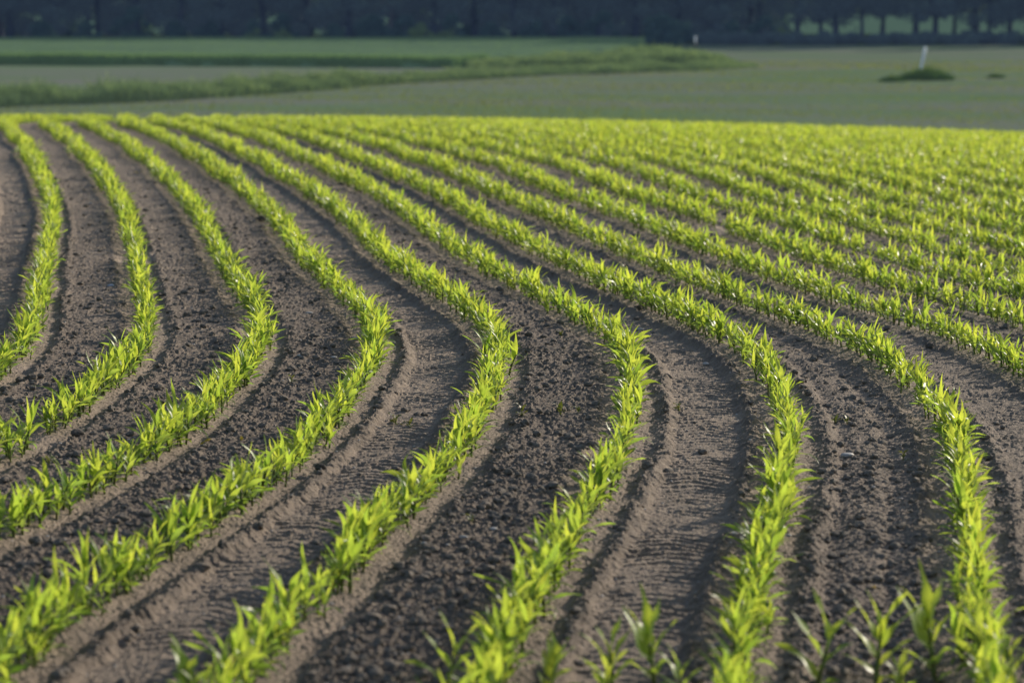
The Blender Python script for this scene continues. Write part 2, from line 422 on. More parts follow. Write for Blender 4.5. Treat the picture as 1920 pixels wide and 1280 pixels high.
M_BLUE = plain_noise_mat('bluish_stone', [(0.2, (0.30, 0.34, 0.42)), (0.8, (0.48, 0.52, 0.60))], 60, 0.5)
M_DARKSTONE = plain_noise_mat('dark_clod', [(0.2, (0.06, 0.05, 0.043)), (0.8, (0.11, 0.092, 0.076))], 80, 0.85, 5, None, 0, 0.004)
M_STRAW = plain_noise_mat('dry_straw', [(0.2, (0.35, 0.26, 0.14)), (0.8, (0.55, 0.45, 0.3))], 60, 0.7)
M_WEED = leaf_mat('weed_leaf', [(0, (0.06, 0.08, 0.015)), (1, (0.13, 0.13, 0.025))],
                  [(0, (0.12, 0.18, 0.015)), (1, (0.30, 0.30, 0.03))], 0.45, 0.04, 0.5)
M_YELLOW = leaf_mat('yellow_leaf', [(0, (0.40, 0.28, 0.02)), (1, (0.5, 0.36, 0.03))],
                    [(0, (0.6, 0.42, 0.02)), (1, (0.7, 0.5, 0.03))], 0.45, 0.04, 0.5)

# ================================================================ the near field: soil
def build_soil():
    nr, nc = 1800, 940
    k = np.linspace(0, 1, nr)
    inv = (1 / 5.6) * (1 - k) + (1 / 90.0) * k
    Y = 1 / inv
    half = 0.2134 * Y * 1.16 + 1.1
    c = np.linspace(-1, 1, nc)
    XX = half[:, None] * c[None, :]
    YY = np.repeat(Y[:, None], nc, 1)
    x, y = XX.ravel(), YY.ravel()
    h, tone = soil(x, y)
    fade = 1 - smooth(84, 89, y)
    z = base_z(x, y) + h * fade
    V = np.stack([x, y, z], 1)
    a = (np.arange(nr - 1)[:, None] * nc + np.arange(nc - 1)[None, :]).ravel()
    Q = np.stack([a, a + 1, a + nc + 1, a + nc], 1)
    me = mesh_from('field_soil', V, [Q], M_SOIL, {'tone': tone}, False)
    o = link('field_soil', me)
    tag(o, 'curving tilled brown soil between the maize rows, with clods and tyre tracks', 'soil', kind='structure')


build_soil()


# ================================================================ maize plants
def leaf_block(mb, az, length, width, e0, droop, base, nseg, shade, twist=0.0, fold=0.35, curl=0.0, z0=0.0):
    """One strap leaf: rises at angle e0 and arches over; V-folded along the midrib."""
    t = np.linspace(0, 1, nseg + 1)
    el = e0 - droop * t ** 1.6
    ds = length / nseg
    r = np.concatenate([[0], np.cumsum(np.cos(el[:-1]) * ds)])
    zz = np.concatenate([[0], np.cumsum(np.sin(el[:-1]) * ds)])
    w = width * 0.56 * (np.clip(t * 2.6 + 0.25, 0, 1) ** 0.8) * np.clip(1 - t ** 1.7, 0, 1)
    w[-1] = width * 0.015
    a = az + curl * t ** 2
    ca, sa = np.cos(a), np.sin(a)
    mid = np.stack([r * ca, r * sa, zz], 1)
    tw = twist * t
    side = np.stack([-sa * np.cos(tw), ca * np.cos(tw), np.sin(tw)], 1)
    upn = np.stack([-np.sin(el) * ca, -np.sin(el) * sa, np.cos(el)], 1)
    fo = fold * (1 - 0.6 * t)
    L = mid + w[:, None] * (side + upn * fo[:, None])
    R = mid + w[:, None] * (-side + upn * fo[:, None])
    rip = np.sin(t * 9 + az * 3)[:, None] * (w * 0.35)[:, None] * upn
    L, R = L + rip, R - rip
    V = np.stack([L, mid, R], 1).reshape(-1, 3) + np.array([base[0], base[1], base[2] + z0])
    k = np.arange(nseg) * 3
    Q = np.concatenate([np.stack([k, k + 1, k + 4, k + 3], 1), np.stack([k + 1, k + 2, k + 5, k + 4], 1)])
    mb.add(V, Q, None, shade, np.repeat(t, 3))


def maize_params(r):
    """Leaf list of one young maize plant, unit = metres, about 0.22 m tall."""
    n = r.choice([6, 7, 7, 8])
    az0 = r.uniform(0, 2 * math.pi)
    leaves = []
    for k in range(n):
        f = k / (n - 1)
        az = az0 + math.pi * k + r.uniform(-0.8, 0.8)
        length = (0.060 + 0.078 * math.sin(min(1.0, 0.15 + f * 1.05) * math.pi * 0.72)) * r.uniform(0.8, 1.25)
        if k == 0:
            length *= 0.65
        width = (0.0142 + 0.011 * math.sin(f * math.pi * 0.8)) * r.uniform(0.9, 1.2)
        e0 = math.radians(32 + 48 * f + r.uniform(-14, 12))
        droop = math.radians((100 - 70 * f) * (r.uniform(0.3, 1.1) if r.random() < .75 else r.uniform(1.1, 1.6)))
        zb = 0.012 + 0.078 * f
        leaves.append(dict(az=az, length=length, width=width, e0=e0, droop=droop, z0=zb,
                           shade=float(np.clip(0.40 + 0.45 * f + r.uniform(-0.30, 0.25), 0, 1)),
                           twist=r.uniform(-1.3, 1.3), curl=r.uniform(-0.9, 0.9)))
    return dict(leaves=leaves, lean=(r.uniform(-.035, .035), r.uniform(-.035, .035)), top=0.100)


def stalk_block(mb, p, sides):
    lx, ly = p['lean']
    tube(mb, [(0, 0, -0.03), (lx * .4, ly * .4, 0.045), (lx, ly, p['top'])], [0.0060, 0.0052, 0.003], sides, 0.3)


def upright_params(r):
    """A sturdier plant standing free: leaves steep, in two ranks, broad."""
    p = maize_params(r)
    az = r.uniform(-.5, .5)
    for k, L in enumerate(p['leaves']):
        f = k / (len(p['leaves']) - 1)
        L.update(az=az + math.pi * k + r.uniform(-.3, .3), e0=math.radians(44 + 34 * f + r.uniform(-6, 6)), droop=math.radians(r.uniform(15, 75) * (1.3 - f)),
                 width=L['width'] * 1.5, length=L['length'] * .9, z0=.012 + .11 * f, twist=r.uniform(-.7, .7), curl=r.uniform(-.4, .4), shade=min(1, L['shade'] + .3))
    p['top'] = .132
    return p


NVAR = 26
PAR = [maize_params(np.random.default_rng(100 + k)) for k in range(NVAR)] + [upright_params(np.random.default_rng(300 + k)) for k in range(5)]
NVAR = 31


def plant_arrays(p, nseg, sides):
    mb = MB()
    stalk_block(mb, p, sides)
    ns = sum(len(q) for q in mb.Q) + sum(len(q) for q in mb.T)
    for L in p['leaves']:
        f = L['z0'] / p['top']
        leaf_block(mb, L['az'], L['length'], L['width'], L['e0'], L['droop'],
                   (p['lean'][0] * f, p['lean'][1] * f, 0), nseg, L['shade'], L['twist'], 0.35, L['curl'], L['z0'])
    return mb, ns


# ---- where the plants stand: along the whole-number lines of the sowing coordinate
def row_x(i, Y):
    lo, hi = np.full_like(Y, -40.0), np.full_like(Y, 40.0)
    for _ in range(40):
        m = (lo + hi) / 2
        up = row_coord(m, Y) > i
        hi = np.where(up, m, hi)
        lo = np.where(up, lo, m)
    return (lo + hi) / 2


plants = []          # x, y, yaw, scale, variant, row, order along the row
for i in range(-14, 48):
    yy = np.arange(6.0, 87, 0.02)
    xx = row_x(i, yy)
    s = np.concatenate([[0], np.cumsum(np.hypot(np.diff(xx), np.diff(yy)))])
    step = 0.038
    n = int(s[-1] / step)
    sp = (np.arange(n) + 0.5) * step + rng.normal(0, 0.020, n)
    keep = (rng.random(n) > 0.05) & (fbm(np.full(n, i * 3.1), sp * 2.2, 58, 2) > 0.21)
    px_, py_ = np.interp(sp, s, xx), np.interp(sp, s, yy)
    px_ = px_ + rng.normal(0, 1, n) * (0.024 + 0.028 * smooth(18, 40, py_))
    lim = 0.2134 * py_ * 1.16 + 0.7
    crest = (py_ < 86 + 0.5 * np.sin(px_ * 1.3)) & ((py_ < 72) | (rng.random(n) < 0.6))
    # vigour drifts slowly along each row
    vig = 0.75 + 0.40 * fbm(np.full(n, i * 7.3), sp * 0.8, 55, 2) + rng.normal(0, 0.18, n)
    vig = np.where(rng.random(n) < 0.05, vig * 1.22, vig)
    vig = vig * (1 + 0.08 * (1 - smooth(7.5, 12.5, py_)) + 0.06 * smooth(15, 36, py_))
    for k in np.nonzero(keep & (np.abs(px_) < lim) & crest)[0]:
        plants.append((px_[k], py_[k], rng.uniform(0, 6.283), float(np.clip(vig[k], 0.5, 1.38)), int(rng.integers(26)), i))
# the cross-sown headland plants standing between the rows at the bottom edge
HEAD = [(370, 1335, 1.38), (830, 1308, 1.52), (1025, 1325, 1.24), (1150, 1305, 1.59), (1232, 1295, 1.79), (1285, 1330, 1.10),
        (1525, 1300, 1.82), (1640, 1296, 1.82), (1693, 1328, 1.10), (1757, 1292, 2.07), (1905, 1300, 1.52), (1120, 1330, 1.17)]
for hx, hy, sc in HEAD:
    X_, Y_ = at(hx, hy)
    plants.append((X_, Y_, rng.uniform(-.9, .1), sc * .86, 26 + len(plants) % 5, 99))
plants = np.array(plants)
PZ = ground_z(plants[:, 0], plants[:, 1]) - 0.004

# ---- the 300 that show largest
tx, ty = project(plants[:, 0], plants[:, 1], PZ + 0.17 * plants[:, 3])
inview = (tx > -25) & (tx < 1945) & (ty > 0) & (ty < 1268)
order = np.argsort(np.where(inview, plants[:, 1] / (0.6 + 0.4 * plants[:, 3]), 1e9))
single = np.zeros(len(plants), bool)
single[order[:300]] = True

ROWNAME = {0: 'the shortest row at the left edge', 1: 'the second row down the left edge', 2: 'the third row down the left edge',
           3: 'the row into the bottom left corner', 4: 'the row leaving the bottom edge left of centre',
           5: 'the row leaving the bottom edge at centre', 6: 'the row leaving the bottom edge right of centre',
           7: 'the row into the bottom right corner', 8: 'the row at the right edge halfway down'}


def ordinal(n):
    return str(n) + ('th' if 10 <= n % 100 <= 20 else {1: 'st', 2: 'nd', 3: 'rd'}.get(n % 10, 'th'))


# one set of meshes per variant, each plant made of its own objects
VAR_MESH = []
for k, p in enumerate(PAR):
    sm = MB()
    stalk_block(sm, p, 8)
    st = sm.mesh('maize_stalk', M_STALK, True)
    lv = []
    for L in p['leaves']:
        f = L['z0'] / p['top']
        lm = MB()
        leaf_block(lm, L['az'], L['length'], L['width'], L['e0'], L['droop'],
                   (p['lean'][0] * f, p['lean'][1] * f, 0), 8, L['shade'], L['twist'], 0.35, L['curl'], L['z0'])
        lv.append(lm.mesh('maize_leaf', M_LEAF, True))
    VAR_MESH.append((st, lv))

HEAD_LABEL = ['small lone maize plant at the bottom edge, farthest left of the plants between rows',
              'maize plant on the bottom edge, close on the left of the bottom centre row',
              'short maize plant close on the right of the bottom centre row',
              'maize plant in the tyre track right of the bottom centre row',
              'tall maize plant with raised leaf tips, in the tyre track at the bottom edge',
              'shortest maize plant in the bottom track, right of the tall one',
              'lone maize plant on bare soil, left of two between the bottom right rows',
              'lone maize plant on bare soil, middle of the gap between the bottom right rows',
              'low maize plant on the bottom edge beside the tallest lone plant',
              'tallest lone maize plant, close on the left of the row into the bottom right corner',
              'maize plant at the right end of the bottom edge, right of the corner row',
              'low leafy maize plant on the bottom edge left of the track plants']
idx = np.nonzero(single)[0]
idx = idx[np.lexsort((plants[idx, 1], plants[idx, 5]))]
count = {}
hk = {id_: j for j, id_ in enumerate(range(len(plants) - len(HEAD), len(plants)))}
for q in idx:
    X_, Y_, yaw, sc, var, row = plants[q]
    row = int(row)
    o = link('maize_plant', None, None, (X_, Y_, PZ[q]), yaw, sc)
    o.empty_display_size = 0.05
    if row == 99:
        tag(o, HEAD_LABEL[hk[q]], 'maize plant', 'lone maize plants of the headland at the bottom edge')
    else:
        count[row] = count.get(row, 0) + 1
        look = 'tall' if sc > 1.14 else ('short' if sc < 0.85 else 'mid-height')
        tag(o, '%s maize plant, %s along %s' % (look, ordinal(count[row]), ROWNAME.get(row, 'its row')),
            'maize plant', 'maize plants in ' + ROWNAME.get(row, 'its row'))
    st, lv = VAR_MESH[int(var)]
    link('stalk', st, o)
    for lm in lv:
        link('leaf', lm, o)

# ---- all other plants of the field as one object
def join_plants(sel, nseg, sides, store):
    for k in range(NVAR):
        w = sel[plants[sel, 4].astype(int) == k]
        if not len(w):
            continue
        mb, ns = plant_arrays(PAR[k], nseg, sides)
        V, Q, T, A, B = mb.arrays()
        c, s = np.cos(plants[w, 2]), np.sin(plants[w, 2])
        sc = plants[w, 3]
        X_ = (V[None, :, 0] * c[:, None] - V[None, :, 1] * s[:, None]) * sc[:, None] + plants[w, 0][:, None]
        Y_ = (V[None, :, 0] * s[:, None] + V[None, :, 1] * c[:, None]) * sc[:, None] + plants[w, 1][:, None]
        Z_ = V[None, :, 2] * sc[:, None] + PZ[w][:, None]
        n = len(w)
        off = (np.arange(n) * len(V) + store['n'])[:, None, None]
        store['V'].append(np.stack([X_, Y_, Z_], -1).reshape(-1, 3))
        nq_st = sides * 2
        isl = np.arange(len(Q)) >= nq_st
        store['Q'].append((Q[None] + off).reshape(-1, 4))
        store['T'].append((T[None] + off).reshape(-1, 3))
        store['mq'].append(np.tile(np.where(isl, 0, 1), n))
        store['mt'].append(np.ones(n * len(T), int))
        jit = rng.normal(0, 0.10, (n, 1))
        store['A'].append(np.clip(A[None] + jit, 0, 1).ravel())
        store['n'] += n * len(V)


rest = np.nonzero(~single)[0]
S = dict(V=[], Q=[], T=[], mq=[], mt=[], A=[], n=0)
yr = plants[rest, 1]
join_plants(rest[yr < 19], 6, 5, S)
join_plants(rest[(yr >= 19) & (yr < 34)], 4, 3, S)
join_plants(rest[yr >= 34], 3, 3, S)
me = mesh_from('maize_rows', np.concatenate(S['V']), [np.concatenate(S['Q']), np.concatenate(S['T'])], [M_LEAF, M_STALK],
               {'shade': np.concatenate(S['A'])}, True, np.concatenate(S['mq'] + S['mt']))
tag(link('maize_rows', me), 'long curved rows of bright green young maize running to the crest of the field', 'maize rows', kind='stuff')


# ================================================================ clods and stones on the soil
def ico(sub):
    import bmesh
    bm = bmesh.new()
    bmesh.ops.create_icosphere(bm, subdivisions=sub, radius=1)
    V = np.array([v.co[:] for v in bm.verts])
    F = np.array([[v.index for v in f.verts] for f in bm.faces])
    bm.free()
    return V, F


def rock(r, sub=2, flat=0.6, rugged=0.25):
    V, F = ico(sub)
    q = r.uniform(-1, 1, 3) * 10
    n = fbm(V[:, 0] * 1.4 + q[0], V[:, 1] * 1.4 + V[:, 2] * 0.9 + q[1], int(abs(q[2]) * 50), 3) - 0.5
    V = V * (1 + 2 * rugged * n)[:, None]
    V *= np.array([r.uniform(.8, 1.3), r.uniform(.7, 1.1), flat * r.uniform(.8, 1.2)])
    return V, F


def scatter_rocks(name, n, ymin, ymax, rmin, rmax, power, mat, sub, only_rough, label, cat, flat=0.7, rugged=.6, shift=0.25):
    k = rng.random(n * 3)
    y = 1 / ((1 / ymin) * (1 - k) + (1 / ymax) * k) if power == 'inv' else ymin + (ymax - ymin) * k
    x = rng.uniform(-1, 1, len(y)) * (0.2134 * y * 1.1 + 0.5)
    u = row_coord(x, y)
    v = u - np.floor(u)
    d = np.minimum(v, 1 - v) * 0.75
    g = np.floor(u)
    tr = np.isin(g, [3, 5, -1, 7, 11]) & (np.abs(v - .5) * .75 < 0.2)
    ok = np.ones(len(y), bool)
    if only_rough:
        ok = (d > 0.15 + rng.normal(0, .02, len(y))) & (~tr | (rng.random(len(y)) < 0.06))
    x, y = x[ok][:n], y[ok][:n]
    z = base_z(x, y) + soil(x, y)[0]
    rad = rmin + (rmax - rmin) * rng.random(len(x)) ** 3.2
    var = [rock(np.random.default_rng(500 + j), sub, flat, rugged) for j in range(10)]
    Vs, Fs, n0 = [], [], 0
    which = rng.integers(0, 10, len(x))
    for j in range(10):
        w = np.nonzero(which == j)[0]
        V, F = var[j]
        a = rng.uniform(0, 6.283, len(w))
        c, s = np.cos(a)[:, None], np.sin(a)[:, None]
        r_ = rad[w][:, None]
        P = np.stack([(V[:, 0] * c - V[:, 1] * s) * r_ + x[w][:, None], (V[:, 0] * s + V[:, 1] * c) * r_ + y[w][:, None],
                      V[:, 2] * r_ + z[w][:, None] + r_ * shift], -1)
        Vs.append(P.reshape(-1, 3))
        Fs.append((F[None] + (np.arange(len(w)) * len(V) + n0)[:, None, None]).reshape(-1, 3))
        n0 += len(w) * len(V)
    me = mesh_from(name, np.concatenate(Vs), [np.concatenate(Fs)], mat, None, sub > 2)
    tag(link(name, me), label, cat, kind='stuff')


scatter_rocks('soil_clods', 10000, 6.2, 30, 0.004, 0.028, 'inv', M_CLOD, 2, True,
              'dry brown clods lying all over the rough soil between the maize rows', 'clods')
scatter_rocks('pebbles', 2600, 6.2, 26, 0.0022, 0.009, 'inv', M_STONE, 1, False,
              'tiny pale pebbles sprinkled over the brown soil', 'pebbles', 0.55, 0.2, 0.35)

STONES = [  # pixel x, y, radius, material, name, label
    (563, 677, .026, M_STONE, 'stone', 'pale grey stone on rough soil, right of the bend of the third left row'),
    (580, 597, .022, M_STONE, 'stone', 'whitish stone on rough soil between the third and fourth rows, above the bends'),
    (666, 637, .034, M_STONE, 'stone', 'long pale stone close on the left of the fourth row at its bend'),
    (625, 678, .020, M_STONE, 'stone', 'small light stone left of the fourth row, below the long pale stone'),
    (208, 542, .028, M_BLUE, 'stone', 'bluish white stone on soil between the first two rows from the left'),
    (170, 388, .030, M_STONE, 'stone', 'far pale stone high up between the first two rows from the left'),
    (433, 917, .026, M_STONE, 'stone', 'pale stone just left of the row leaving the bottom edge left of centre'),
    (925, 1005, .018, M_STONE, 'stone', 'round light stone on rough soil left of the bottom centre row, uppermost of three'),
    (869, 1024, .016, M_STONE, 'stone', 'pinkish white stone on rough soil left of the bottom centre row, middle of three'),
    (795, 1032, .015, M_STONE, 'stone', 'small white stone on rough soil near the row left of bottom centre, leftmost of three'),
    (1323, 681, .026, M_STONE, 'stone', 'pale stone on the edge of the track left of the row bending at right centre'),
    (1588, 858, .034, M_STONE, 'stone', 'flat white stone midway between the two bottom right rows'),
    (1199, 619, .026, M_STONE, 'stone', 'pale stone at the upper side of the bend right of picture centre'),
    (1373, 1003, .020, M_STONE, 'stone', 'whitish stone close on the left of the row right of bottom centre'),
    (1478, 1003, .014, M_STONE, 'stone', 'little white stone close on the right of the row right of bottom centre'),
    (795, 780, .024, M_DARKSTONE, 'clod', 'dark round clod lying in the smooth tyre track at picture centre'),
    (814, 690, .024, M_DARKSTONE, 'clod', 'dark clod in the smooth tyre track, farther up than the round one'),
    (600, 888, .034, M_DARKSTONE, 'clod', 'dark lump on the smooth strip right of the fourth row, lower left of centre'),
    (1743, 656, .038, M_DARKSTONE, 'clod', 'dark clod on pale soil between the two rows at the right edge'),
    (1195, 580, .042, M_DARKSTONE, 'clod', 'broad dark clod beside the track right of picture centre'),
    (487, 415, .055, M_DARKSTONE, 'clod', 'dark flat clod left of the fourth row, in the upper left'),
    (640, 350, .050, M_DARKSTONE, 'clod', 'far dark clod between two rows in the upper middle'),
    (145, 825, .040, M_DARKSTONE, 'clod', 'large brown clod below the second row down the left edge'),
]
for j, (px, py, r_, mt, nm, lab) in enumerate(STONES):
    X_, Y_ = at(px, py)
    V, F = rock(np.random.default_rng(900 + j), 3, 0.5 if nm == 'stone' else 0.75, 0.16 if nm == 'stone' else 0.4)
    if nm == 'stone':
        V = V * np.array([1.25, .9, 1.0])
    z = base_z(np.array([X_]), np.array([Y_]))[0] + soil(np.array([X_]), np.array([Y_]))[0][0]
    me = mesh_from(nm, V * (r_ * .8), [F], mt, None, nm == 'stone')
    tag(link(nm, me, None, (X_, Y_, z + r_ * 0.28), rng.uniform(-.4, .4)), lab, nm,
        'single stones on the soil' if nm == 'stone' else 'single dark clods on the soil')


# ================================================================ weeds and fallen leaves
def weed(name, px, py, size, mat, seed, label, cat, n=6, group=None):
    r = np.random.default_rng(seed)
    X_, Y_ = at(px, py)
    z = base_z(np.array([X_]), np.array([Y_]))[0] + soil(np.array([X_]), np.array([Y_]))[0][0]
    o = link(name, None, None, (X_, Y_, z - 0.004))
    tag(o, label, cat, group)
    mb = MB()
    tube(mb, [(0, 0, 0), (0.002, 0, size * .5), (0.004, 0.002, size * .8)], [.0035, .003, .002], 5, .3)
    link('stem', mb.mesh('weed_stem', M_STALK, True), o)
    for k in range(n):
        lb = MB()
        leaf_block(lb, k * 2.4 + r.uniform(-.4, .4), size * r.uniform(.6, 1.0), size * r.uniform(.3, .45),
                   r.uniform(.3, 1.1), r.uniform(.4, 1.4), (0, 0, 0), 5, r.uniform(.1, 1), r.uniform(-.6, .6), .2, 0, size * .75 * k / n)
        link('leaf', lb.mesh('weed_leaf', mat, True), o)


WEEDS = [
    (742, 797, .075, 'larger olive weed seedling on the clod ridge left of the smooth tyre track'),
    (768, 800, .055, 'smaller olive weed seedling right beside the larger one at the tyre track'),
    (978, 792, .06, 'withered weed seedling on rough soil right of the centre row, leftmost of three'),
    (1050, 789, .065, 'weed seedling on rough soil left of the next row, middle of three'),
    (1084, 783, .05, 'thin weed seedling on rough soil, rightmost of three and nearest the row'),
    (1565, 792, .06, 'small weed seedling in the gap between the two right rows, left one of a pair'),
    (1588, 797, .055, 'upright pale weed seedling between the two right rows, right one of a pair'),
    (1693, 868, .06, 'brownish weed seedling close on the left of the row into the bottom right corner'),
    (1272, 765, .06, 'small orange-tinged weed on the clods left of the right-of-centre row'),
    (547, 731, .065, 'spindly weed on rough soil between the third and fourth rows, below the bends'),
    (92, 882, .055, 'tiny weed on rough soil near the left edge under the second row'),
    (884, 992, .06, 'withered upright weed on rough soil left of the bottom centre row'),
    (1052, 640, .05, 'dark little weed on rough soil above the pale stone at the centre bend'),
]
for j, (px, py, s_, lab) in enumerate(WEEDS):
    weed('weed_seedling', px, py, s_, M_WEED, 40 + j, lab, 'weed', 5, 'weed seedlings between the rows')

YEL = [(377, 838, .07, 'bright yellow fallen leaf on the pale strip under the third row down the left edge'),
       (453, 839, .045, 'small yellow fallen leaf on rough soil left of the fourth row'),
       (258, 329, .07, 'far yellow fallen leaf between the second and third rows at upper left'),
       (1643, 1114, .035, 'yellow fallen leaf on bare soil between the two bottom right rows')]
for j, (px, py, s_, lab) in enumerate(YEL):
    X_, Y_ = at(px, py)
    z = base_z(np.array([X_]), np.array([Y_]))[0] + soil(np.array([X_]), np.array([Y_]))[0][0]
    lb = MB()
    leaf_block(lb, 0.5 + j, s_, s_ * .42, .55, .7, (0, 0, 0), 6, .6, .3, .25, .3)
    tag(link('fallen_leaf', lb.mesh('fallen_leaf', M_YELLOW, True), None, (X_, Y_, z + 0.004)), lab, 'fallen leaf', 'fallen yellow leaves')
X_, Y_ = at(264, 798)
z = base_z(np.array([X_]), np.array([Y_]))[0] + soil(np.array([X_]), np.array([Y_]))[0][0]
mb = MB()
tube(mb, [(-.035, 0, .004), (0, .004, .012), (.035, 0, .006)], [.004, .005, .003], 6)
tag(link('straw', mb.mesh('straw', M_STRAW, True), None, (X_, Y_, z + .01), .1), 'short pale straw stick lying on rough soil right of the second left row', 'straw')

# ================================================================ the land beyond the crest
def far_material():
    m, nt = new_mat('far_field_soil')
    pos = N(nt, 'ShaderNodeNewGeometry').outputs['Position']
    sx = N(nt, 'ShaderNodeSeparateXYZ')
    nt.links.new(pos, sx.inputs[0])
    mp = N(nt, 'ShaderNodeMapping')
    mp.inputs['Scale'].default_value = (0.25, 1.0, 1.0)
    mp.inputs['Rotation'].default_value = (0, 0, 0.05)
    nt.links.new(pos, mp.inputs['Vector'])
    n1 = noise_tex(nt, 0.16, 5, 0.6, mp.outputs[0])
    n2 = noise_tex(nt, 2.2, 5, 0.7)
    f = mth(nt, 'ADD', mth(nt, 'MULTIPLY', n1, 0.7), mth(nt, 'MULTIPLY', n2, 0.35))
    soilc = ramp(nt, f, [(0.34, (0.175, 0.166, 0.158)), (0.50, (0.155, 0.176, 0.136)), (0.64, (0.120, 0.180, 0.090))])
    bs = N(nt, 'ShaderNodeBsdfPrincipled', ins={'Roughness': 0.95, 'Specular IOR Level': 0.0})
    # forest floor far away
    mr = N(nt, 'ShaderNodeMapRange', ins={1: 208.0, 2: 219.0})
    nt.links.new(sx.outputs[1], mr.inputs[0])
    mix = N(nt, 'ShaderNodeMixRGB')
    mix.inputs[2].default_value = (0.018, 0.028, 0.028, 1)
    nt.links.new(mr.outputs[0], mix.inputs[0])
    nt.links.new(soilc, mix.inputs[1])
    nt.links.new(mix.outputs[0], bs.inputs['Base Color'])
    bs.inputs['Emission Color'].default_value = (0.012, 0.018, 0.021, 1)      # faint glow in the soil imitates hazy valley air
    bs.inputs['Emission Strength'].default_value = 1.0
    out = N(nt, 'ShaderNodeOutputMaterial')
    nt.links.new(bs.outputs[0], out.inputs[0])
    return m


M_FAR = far_material()


def build_far():
    xs = np.unique(np.concatenate([np.arange(-60, 60.1, 1.0), np.arange(-150, 151, 10.0), np.array([-900., -500, -300, 300, 500, 900])]))
    ys = np.unique(np.concatenate([np.arange(-40, 240, 1.0), np.arange(240, 400, 8.0), np.array([450., 520, 600, 800, 1000, 1400, 1800])]))
    XX, YY = np.meshgrid(xs, ys)
    x, y = XX.ravel(), YY.ravel()
    z = base_z(x, y) + (fbm(x * 0.5, y * 0.5, 12, 3) - 0.5) * 0.06
    half = 0.2134 * y * 1.16 + 1.1
    inside = (y > 5.0) & (y < 88.0) & (np.abs(x) < half + 0.5)
    z = np.where(inside, base_z(x, y) - 0.16, z)
    nx = len(xs)
    a = (np.arange(len(ys) - 1)[:, None] * nx + np.arange(nx - 1)[None, :]).ravel()
    me = mesh_from('far_field', np.stack([x, y, z], 1), [np.stack([a, a + 1, a + nx + 1, a + nx], 1)], M_FAR, None, True)
    tag(link('far_field', me), 'dull brown field with a faint green cast in the valley beyond the crest', 'field', kind='structure')


build_far()

M_GRASS = leaf_mat('verge_grass', [(0, (0.14, 0.20, 0.14)), (0.5, (0.23, 0.29, 0.17)), (1, (0.38, 0.42, 0.22))],
                   [(0, (0.05, 0.09, 0.03)), (0.5, (0.12, 0.18, 0.05)), (1, (0.26, 0.32, 0.09))], 0.45, 0.0, 0.5, 2.0, (0.030, 0.042, 0.030))  # paled base colour and added glow imitate hazy distance
M_CLUMP = leaf_mat('clump_grass', [(0, (0.035, 0.065, 0.04)), (0.5, (0.07, 0.12, 0.06)), (1, (0.20, 0.25, 0.10))],
                   [(0, (0.02, 0.05, 0.01)), (0.5, (0.05, 0.11, 0.02)), (1, (0.22, 0.28, 0.05))], 0.35, 0.0, 0.5, 2.0, (0.018, 0.028, 0.022))  # grass darkened for the clumps' shadow side; added glow for hazy air
M_SEED = leaf_mat('far_seedling', [(0, (0.10, 0.13, 0.075)), (1, (0.16, 0.19, 0.08))], [(0, (0.12, 0.17, 0.04)), (1, (0.26, 0.32, 0.05))], 0.5, 0.0, 0.5)
M_GRAIN = leaf_mat('grain_blades', [(0, (0.085, 0.130, 0.110)), (0.5, (0.145, 0.225, 0.145)), (1, (0.21, 0.31, 0.17))],
                   [(0, (0.05, 0.09, 0.02)), (0.5, (0.10, 0.18, 0.04)), (1, (0.20, 0.30, 0.06))], 0.42, 0.0, 0.5, 0.8, (0.023, 0.036, 0.031))  # bluish green and a faint glow paint hazy air into the crop
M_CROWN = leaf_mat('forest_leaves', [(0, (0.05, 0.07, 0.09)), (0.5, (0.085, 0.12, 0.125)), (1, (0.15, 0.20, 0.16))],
                   [(0, (0.006, 0.012, 0.006)), (0.5, (0.014, 0.03, 0.010)), (1, (0.04, 0.08, 0.02))], 0.3, 0.0, 0.6, 0.25, (0.0165, 0.0255, 0.042))  # blue tint and glow put distant hazy air into the foliage
M_SHRUB = leaf_mat('shrub_leaves', [(0, (0.07, 0.105, 0.12)), (0.5, (0.095, 0.14, 0.14)), (1, (0.13, 0.18, 0.15))],
                   [(0, (0.01, 0.02, 0.008)), (0.5, (0.03, 0.06, 0.015)), (1, (0.08, 0.14, 0.03))], 0.35, 0.0, 0.6, 0.5, (0.011, 0.019, 0.032))  # bushes tinted blue and made to glow, imitating hazy air
M_PALESHRUB = leaf_mat('pale_shrub_leaves', [(0, (0.05, 0.08, 0.06)), (1, (0.12, 0.17, 0.11))],
                       [(0, (0.02, 0.04, 0.02)), (1, (0.08, 0.13, 0.05))], 0.4, 0.0, 0.6, 0.8, (0.022, 0.036, 0.036))  # stronger glow than the dark bushes makes these look lit
M_BARK = plain_noise_mat('dark_bark', [(0.2, (0.060, 0.070, 0.10)), (0.8, (0.11, 0.12, 0.155))], 3.0, 0.95, spec=0.0, haze_glow=(0.008, 0.013, 0.025))  # bluish tint and glow imitate hazy distance on the trunks
M_PALEBARK = plain_noise_mat('pale_bark', [(0.2, (0.10, 0.10, 0.13)), (0.8, (0.2, 0.2, 0.25))], 3.0, 0.95, spec=0.0, haze_glow=(0.014, 0.018, 0.03))  # pale trunk colour plus an added glow for hazy air
M_MEADOW = plain_noise_mat('meadow', [(0.3, (0.016, 0.038, 0.030)), (0.7, (0.028, 0.054, 0.040))], 0.3, 0.95, spec=0.0, haze_glow=(0.052, 0.082, 0.070))  # mostly the added glow makes this dark green look pale
M_WHITE = plain_noise_mat('white_post_paint', [(0.2, (0.74, 0.74, 0.76)), (0.8, (0.86, 0.85, 0.84))], 6, 0.5, haze_glow=(0.05, 0.05, 0.06))  # slight glow added on top of the white paint
